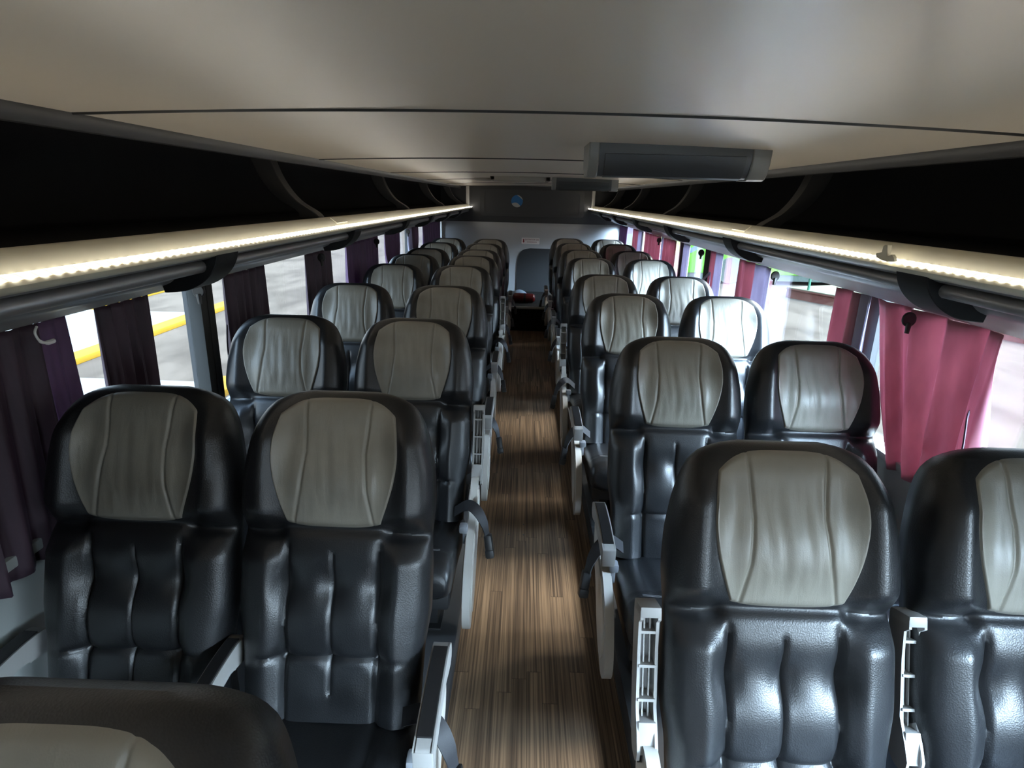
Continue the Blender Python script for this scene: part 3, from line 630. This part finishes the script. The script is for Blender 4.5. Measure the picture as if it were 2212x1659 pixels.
# ------------------------------------------------------------------ curtains
def curtain(side, y0, y1, z0, lab, m, amp=.016, pitch=.062, ybot=None, lean=0., sky_sheen=None, pinch=None, phase=0., skew=0., tie=None):
    """cloth hung along the window; ybot=(y0,y1) at the hem; sky_sheen=(t0,t1) a stretch of its width coloured lavender for sky sheen"""
    X0 = WL + .031 if side == 'L' else WR - .031; inw = 1 if side == 'L' else -1
    zt = 1.301; nz = 26; nw = max(24, int((y1 - y0) / pitch * 12)); yb = ybot or (y0, y1)
    def surf(t, q):         # t across, q down
        a = y0 + (yb[0] - y0) * q; c = y1 + (yb[1] - y1) * q
        if pinch:
            zz = zt + (z0 - zt) * q; k = pinch[1] * math.exp(-((zz - pinch[0]) / .10) ** 2); mid = (a + c) / 2; a += (mid - a) * k; c += (mid - c) * k
        y = a + (c - a) * t
        L = (y1 - y0) / pitch; ph = 2 * math.pi * (t * L + skew * q) + phase
        am = amp * (.75 + .5 * q) * (.75 + .25 * math.sin(1.7 * ph + 1))
        return (X0 + inw * (am * math.sin(ph) + .3 * am * math.sin(2.3 * ph + 2 * q)), y, zt + (z0 - zt) * q + (.008 * math.sin(ph * .5) if q > .95 else 0))
    def build(t0, t1):
        k = max(10, int(nw * (t1 - t0))); b = MB(); vs = [surf(t0 + (t1 - t0) * i / k, j / nz) for i in range(k + 1) for j in range(nz + 1)]
        fs = [(i * (nz + 1) + j, (i + 1) * (nz + 1) + j, (i + 1) * (nz + 1) + j + 1, i * (nz + 1) + j + 1) for i in range(k) for j in range(nz)]
        return b.add(vs, fs)
    t0, t1 = 0., 1.
    if sky_sheen and sky_sheen[0] == 0: t0 = sky_sheen[1]
    if sky_sheen and sky_sheen[1] == 1: t1 = sky_sheen[0]
    def solid(o):
        md = o.modifiers.new('cloth', 'SOLIDIFY'); md.thickness = .0025; md.offset = 0; return o
    r = empty('curtain', (X0, (y0 + y1) / 2, zt), lab, 'curtain', 'side window curtains'); inv = Matrix.Translation(-r.location)
    o = solid(build(t0, t1).obj('curtain_cloth', m, r, ang=80, recalc=False)); o.matrix_parent_inverse = inv
    if sky_sheen: o = solid(build(*sky_sheen).obj('sky_sheen', M['lavender'], r, ang=80, recalc=False)); o.matrix_parent_inverse = inv; o['label'] = 'painted lavender sky sheen on satin'
    if tie:
        pts = smooth(tie, 6, closed=False); o = MB().tube(pts, .01, 8, flat=(.003, .011)).obj('tie_strap', M['lavender'] if sky_sheen else M['plum'], r); o.matrix_parent_inverse = inv
    return r
P, V, B_ = M['plum'], M['violet'], M['burgundy']
XL, XR = WL + .040, WR - .06
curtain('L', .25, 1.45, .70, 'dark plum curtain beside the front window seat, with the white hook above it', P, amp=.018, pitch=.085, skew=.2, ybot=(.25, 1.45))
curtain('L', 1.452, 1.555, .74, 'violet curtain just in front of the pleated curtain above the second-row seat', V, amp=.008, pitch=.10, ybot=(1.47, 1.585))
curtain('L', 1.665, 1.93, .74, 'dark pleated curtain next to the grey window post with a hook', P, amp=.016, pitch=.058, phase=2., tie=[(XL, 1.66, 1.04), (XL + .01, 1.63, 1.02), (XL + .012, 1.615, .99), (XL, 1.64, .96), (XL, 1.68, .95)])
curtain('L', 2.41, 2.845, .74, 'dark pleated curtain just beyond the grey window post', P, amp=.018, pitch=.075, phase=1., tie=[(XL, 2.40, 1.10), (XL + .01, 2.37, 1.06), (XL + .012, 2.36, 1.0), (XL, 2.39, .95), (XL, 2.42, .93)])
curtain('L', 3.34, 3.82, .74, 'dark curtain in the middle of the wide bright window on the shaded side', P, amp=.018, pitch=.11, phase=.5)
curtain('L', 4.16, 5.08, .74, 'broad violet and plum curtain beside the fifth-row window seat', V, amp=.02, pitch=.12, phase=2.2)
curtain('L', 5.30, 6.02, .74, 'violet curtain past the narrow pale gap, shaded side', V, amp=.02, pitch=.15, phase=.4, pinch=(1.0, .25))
curtain('L', 6.38, 6.98, .74, 'narrow violet curtain with tied end, second from the rear on the shaded side', V, amp=.02, pitch=.14, pinch=(1.0, .3), sky_sheen=(0, .3))
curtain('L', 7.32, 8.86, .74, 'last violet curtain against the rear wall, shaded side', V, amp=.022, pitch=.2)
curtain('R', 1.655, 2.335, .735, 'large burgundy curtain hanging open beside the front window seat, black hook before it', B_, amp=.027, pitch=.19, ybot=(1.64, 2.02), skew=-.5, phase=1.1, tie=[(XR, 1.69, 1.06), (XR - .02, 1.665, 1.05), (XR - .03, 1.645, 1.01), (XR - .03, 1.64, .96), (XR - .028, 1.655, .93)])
curtain('R', 2.345, 2.60, .74, 'dark satin curtain with a bright fold, next to the big burgundy curtain', B_, amp=.02, pitch=.13, phase=2.6, sky_sheen=(0, .30))
curtain('R', 3.33, 3.84, .74, 'burgundy curtain with wide lavender sky sheen at its edge by the platform view', B_, amp=.015, pitch=.17, phase=.3, sky_sheen=(0, .46))
curtain('R', 4.15, 4.44, .74, 'curtain with lavender sky sheen at its edge and a tied loop, beside the dark window post', B_, amp=.012, pitch=.14, sky_sheen=(0, .55), phase=1., tie=[(XR - .01, 4.30, 1.16), (XR - .03, 4.36, 1.11), (XR - .032, 4.41, 1.04), (XR - .03, 4.33, .99), (XR - .03, 4.25, 1.02), (XR - .03, 4.22, 1.08), (XR - .01, 4.29, 1.16)])
curtain('R', 5.03, 5.34, .74, 'slim plum curtain with lavender sky sheen just past the lime green view', P, amp=.012, pitch=.15, sky_sheen=(0, .6))
curtain('R', 5.50, 6.10, .74, 'burgundy curtain beside the sixth-row window seat', B_, amp=.016, pitch=.15, sky_sheen=(.86, 1))
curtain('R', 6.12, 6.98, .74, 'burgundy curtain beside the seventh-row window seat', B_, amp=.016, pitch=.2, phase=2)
curtain('R', 7.08, 7.72, .74, 'burgundy curtain with lavender sky sheen beside the last window seat, sunny side', B_, amp=.016, pitch=.2, sky_sheen=(0, .4))
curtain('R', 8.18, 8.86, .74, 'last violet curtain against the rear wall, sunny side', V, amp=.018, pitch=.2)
# coat hooks: a small black disc with a tail
def hook(x, y, z, lab):
    sx = 1 if x < 0 else -1; r = empty('coat_hook', (x, y, z), lab, 'hook', 'black coat hooks by the windows')
    b = MB(); N = 20; b.prism([(.023 * math.cos(2 * math.pi * k / N), .025 * math.sin(2 * math.pi * k / N)) for k in range(N)], -.006, .006, 'y'); o = b.obj('hook_plate', M['hook'], r); bevel(o, .003)
    b = MB(); b.tube([(0, -.004, -.012), (sx * .004, -.010, -.030), (sx * .006, -.012, -.046)], [.010, .008, .007], 10); b.obj('hook_arm', M['hook'], r)
hook(WL + .050, 2.20, 1.272, 'black coat hook on the grey window post')
hook(WR - .075, 2.03, 1.272, 'black coat hook in front of the large burgundy curtain')
hook(WR - .055, 3.22, 1.272, 'black coat hook hanging before the platform and rail view')
hook(WR - .055, 4.62, 1.272, 'black coat hook against the lime green coach view')
hook(WL + .055, 6.28, 1.272, 'black coat hook over the bright gap near the rear, shaded side')
hook(WL + .075, 3.52, 1.272, 'black coat hook on the dark curtain of the wide bright window')
hook(WL + .075, 4.86, 1.272, 'black coat hook on the broad violet and plum curtain')
hook(WR - .075, 6.02, 1.272, 'black coat hook over the burgundy curtain of the sixth row')
b = MB(); b.tube(smooth([(WL + .08, 1.40, 1.305), (WL + .085, 1.385, 1.292), (WL + .085, 1.395, 1.270), (WL + .085, 1.415, 1.262), (WL + .085, 1.437, 1.262)], 5, closed=False), [.003] * 10 + [.004] * 5 + [.006] * 6, 8)
tag(b.obj('wire_hook', M['whitewire']), 'small bent white hook over the dark plum front curtain', 'hook')

# ------------------------------------------------------------------ outside
structure('ground', MB().box((-60, -30, G - .2), (60, 80, G)), M['asphalt'])
def island(name, x0, x1, y0, y1, ye): 
    structure(name, MB().box((x0, y0, G), (x1, y1, G + .10), .02), M['paving']); structure(name.replace('paving', 'kerb'), MB().box((x1, y0, G), (x1 + .38, ye, G + .11), .02), M['paint_yellow'])
island('paving_1', -10.6, -8.0, -12, 14.2, 16.6); island('paving_2', -7.2, -4.75, -12, 8.8, 9.1)
structure('kerb_3', MB().box((-11.1, -12, G), (-10.62, 22, G + .09), .02), M['paint_yellow'])
# platform with its green rail
a0 = Vector((8.69, 20.16, 0)); a1 = Vector((12.2, 12.4, 0)); d = (a1 - a0).normalized(); nn = Vector((-d.y, d.x, 0)); L = (a1 - a0).length
def slab(z0, z1, in0, m, name, w=2.2, kind=None, parent=None):
    P4 = [a0 + nn * in0, a1 + nn * in0, a1 + nn * w, a0 + nn * w]; b = MB(); b.add([(p.x, p.y, z0) for p in P4] + [(p.x, p.y, z1) for p in P4], [(0, 1, 2, 3), (4, 5, 6, 7)] + [(i, (i + 1) % 4, 4 + (i + 1) % 4, 4 + i) for i in range(4)]); return b.obj(name, m, parent)
r = empty('loading_platform', (a0.x, a0.y, G), 'low pink-red platform with pale top outside the sunny-side window', 'platform'); inv = Matrix.Translation(-r.location)
for z0, z1, i0, m, nm in ((G, G + .27, .03, M['terracotta'], 'platform_wall'), (G + .27, G + .31, 0, M['terracotta'], 'platform_coping'), (G + .31, G + .34, .01, M['slabtop'], 'platform_top')):
    o = slab(z0, z1, i0, m, nm, parent=r); o.matrix_parent_inverse = inv
r = empty('guard_rail', (a0.x, a0.y, G + .34), 'mint green metal guard rail standing on the pink platform', 'rail'); inv = Matrix.Translation(-r.location)
p1 = a0 + d * .75 + nn * .14; p2 = a0 + d * 2.0 + nn * .12
for p in (p1, p2):
    o = MB().tube([(p.x, p.y, G + .34), (p.x, p.y, G + .98)], .04, 12).obj('rail_post', M['railgreen'], r); o.matrix_parent_inverse = inv
q1, q2 = p1, p2 + d * .25; o = MB().tube([(q1.x, q1.y, G + .98), (q2.x, q2.y, G + .98)], .05, 12).obj('top_rail', M['railgreen'], r); o.matrix_parent_inverse = inv
# the lime green coach parked across
r = empty('parked_coach', (9, 24, G), 'lime green coach parked across the yard beyond the sunny-side windows', 'coach'); inv = Matrix.Translation(-r.location)
def pc(o): o.matrix_parent_inverse = inv; return o
YB = 23.2
b = MB(); b.box((3.2, YB, G + .36), (15.2, YB + 2.5, G + 3.3), .12); pc(b.obj('body', M['lime'], r))
pc(MB().box((3.4, YB + .05, G + .15), (15.0, YB + 2.4, G + .40)).obj('underbody', M['tyre'], r))
pc(MB().box((3.6, YB - .012, G + 1.75), (14.9, YB + .02, G + 2.75), .01).obj('window_band', M['darkglass'], r))
for x in (7.78, 13.2):
    N = 36; w = MB()
    w.prism([(x + .50 * math.cos(2 * math.pi * k / N), G + .50 + .50 * math.sin(2 * math.pi * k / N)) for k in range(N)], YB - .02, YB + .25, 'y'); t = pc(w.obj('wheel', M['tyre'], r)); bevel(t, .03)
    w = MB().prism([(x + .24 * math.cos(2 * math.pi * k / N), G + .50 + .24 * math.sin(2 * math.pi * k / N)) for k in range(N)], YB - .05, YB + .0, 'y'); h_ = w.obj('hub', M['hub'], t); h_.matrix_parent_inverse = inv
s = MB()
def stripe(p, q, w): 
    v = Vector((q[0] - p[0], 0, q[1] - p[1])).normalized(); k = Vector((-v.z, 0, v.x)) * w / 2
    A = [Vector((p[0], 0, p[1])) + k, Vector((q[0], 0, q[1])) + k, Vector((q[0], 0, q[1])) - k, Vector((p[0], 0, p[1])) - k]
    s.add([(a.x, YB - .010, a.z) for a in A] + [(a.x, YB + .002, a.z) for a in A], [(0, 1, 2, 3), (4, 5, 6, 7)] + [(i, (i + 1) % 4, 4 + (i + 1) % 4, 4 + i) for i in range(4)])
stripe((5.4, G + .75), (6.75, G + 1.50), .16); stripe((6.75, G + 1.50), (5.5, G + 1.72), .13); stripe((7.0, G + 1.28), (8.5, G + 1.16), .14)
pc(s.obj('stripe', M['busblue'], r))
for body, x, z in (('an', 9.55, .86), ('to', 10.5, .86), ('S', 11.2, .78)):
    t = link('lettering', text_mesh('lettering', body, .62, M['kickwhite'], shear=.35, extrude=.006), r); t.location = (x - 9, YB - .008 - 24, z); t.rotation_euler.x = math.radians(90)

# ------------------------------------------------------------------ light
W = bpy.data.worlds.new('sky'); bpy.context.scene.world = W; W.use_nodes = True; nt = W.node_tree; bg = nt.nodes['Background']
tc = nt.nodes.new('ShaderNodeTexCoord'); sp = nt.nodes.new('ShaderNodeSeparateXYZ'); nt.links.new(tc.outputs['Generated'], sp.inputs[0])
rp = ramp(nt, sp.outputs['Z'], [(.0, (.84, .91, 1.0)), (.25, (.62, .80, 1.0)), (1., (.40, .62, 1.0))]); nt.links.new(rp.outputs[0], bg.inputs['Color'])
SKY, LOBE = 1.5, 55.0
# broad bright sky lobe added to brighten the right-hand seats, apart from the sun
dn = nt.nodes.new('ShaderNodeVectorMath'); dn.operation = 'DOT_PRODUCT'; dn.inputs[1].default_value = Vector((.55, -.62, .56)).normalized(); nt.links.new(tc.outputs['Generated'], dn.inputs[0])
def wm(op, a, v):
    n_ = nt.nodes.new('ShaderNodeMath'); n_.operation = op; nt.links.new(a, n_.inputs[0]); n_.inputs[1].default_value = v; return n_.outputs[0]
rise = nt.nodes.new('ShaderNodeMapRange'); rise.interpolation_type = 'SMOOTHSTEP'; rise.inputs['From Min'].default_value = .08; rise.inputs['From Max'].default_value = .36
nt.links.new(sp.outputs['Z'], rise.inputs['Value'])          # the added lobe fades near the horizon to spare the left-hand seats
pw = nt.nodes.new('ShaderNodeMath'); pw.operation = 'MULTIPLY'; nt.links.new(wm('POWER', wm('MAXIMUM', dn.outputs['Value'], 0.), 4.), pw.inputs[0]); nt.links.new(rise.outputs[0], pw.inputs[1])
lob = wm('ADD', wm('MULTIPLY', pw.outputs[0], LOBE), SKY); nt.links.new(lob, bg.inputs['Strength'])
sun = bpy.data.lights.new('sun', 'SUN'); sun.energy = 9.0; sun.angle = math.radians(32); sun.color = (1, .95, .86)
so = bpy.data.objects.new('sun', sun); C.objects.link(so); so.rotation_euler = Vector((-.66, -.25, -.69)).to_track_quat('-Z', 'Y').to_euler()
def portal(name, loc, rot, sx, sy):
    l = bpy.data.lights.new(name, 'AREA'); l.shape = 'RECTANGLE'; l.size = sx; l.size_y = sy; l.cycles.is_portal = True
    o = bpy.data.objects.new(name, l); C.objects.link(o); o.location = loc; o.rotation_euler = rot
portal('portal', (WL - .06, (YF + YR) / 2, 1.05), (0, math.radians(-90), 0), .58, YR - YF)
portal('portal', (WR + .06, (YF + YR) / 2, 1.05), (0, math.radians(90), 0), .58, YR - YF)

portal('portal', (.90, YF - .05, 1.335), (math.radians(90), 0, 0), .88, .97)
# ------------------------------------------------------------------ camera
f = 1300.; vp = (1137., 428.); roll = .026
dY = Vector((vp[0] - 1106, vp[1] - 829.5, f)).normalized(); hz = Vector((1, roll, 0))
up = hz.cross(dY).normalized()
if up.y > 0: up = -up
Xc = dY.cross(up).normalized()
if Xc.x < 0: Xc = -Xc
# rows: world axes seen by the camera (x right, y down, z forward)
Rm = Matrix(((Xc.x, -Xc.y, -Xc.z), (dY.x, -dY.y, -dY.z), (up.x, -up.y, -up.z)))
cam = bpy.data.cameras.new('camera'); cam.sensor_width = 36; cam.lens = f / 2212 * 36; cam.clip_start = .02
co = bpy.data.objects.new('camera', cam); C.objects.link(co); co.matrix_world = Matrix.Translation((0, 0, CAMZ)) @ Rm.to_4x4()
sc = bpy.context.scene; sc.camera = co
sc.view_settings.view_transform = 'Standard'; sc.view_settings.look = 'None'; sc.view_settings.gamma = 1; sc.view_settings.use_curve_mapping = False
sc.view_settings.exposure = 1.68
cy = sc.cycles; cy.max_bounces = 10; cy.diffuse_bounces = 6; cy.glossy_bounces = 4; cy.transparent_max_bounces = 12; cy.use_denoising = True; cy.caustics_reflective = False; cy.caustics_refractive = False; cy.sample_clamp_indirect = 8
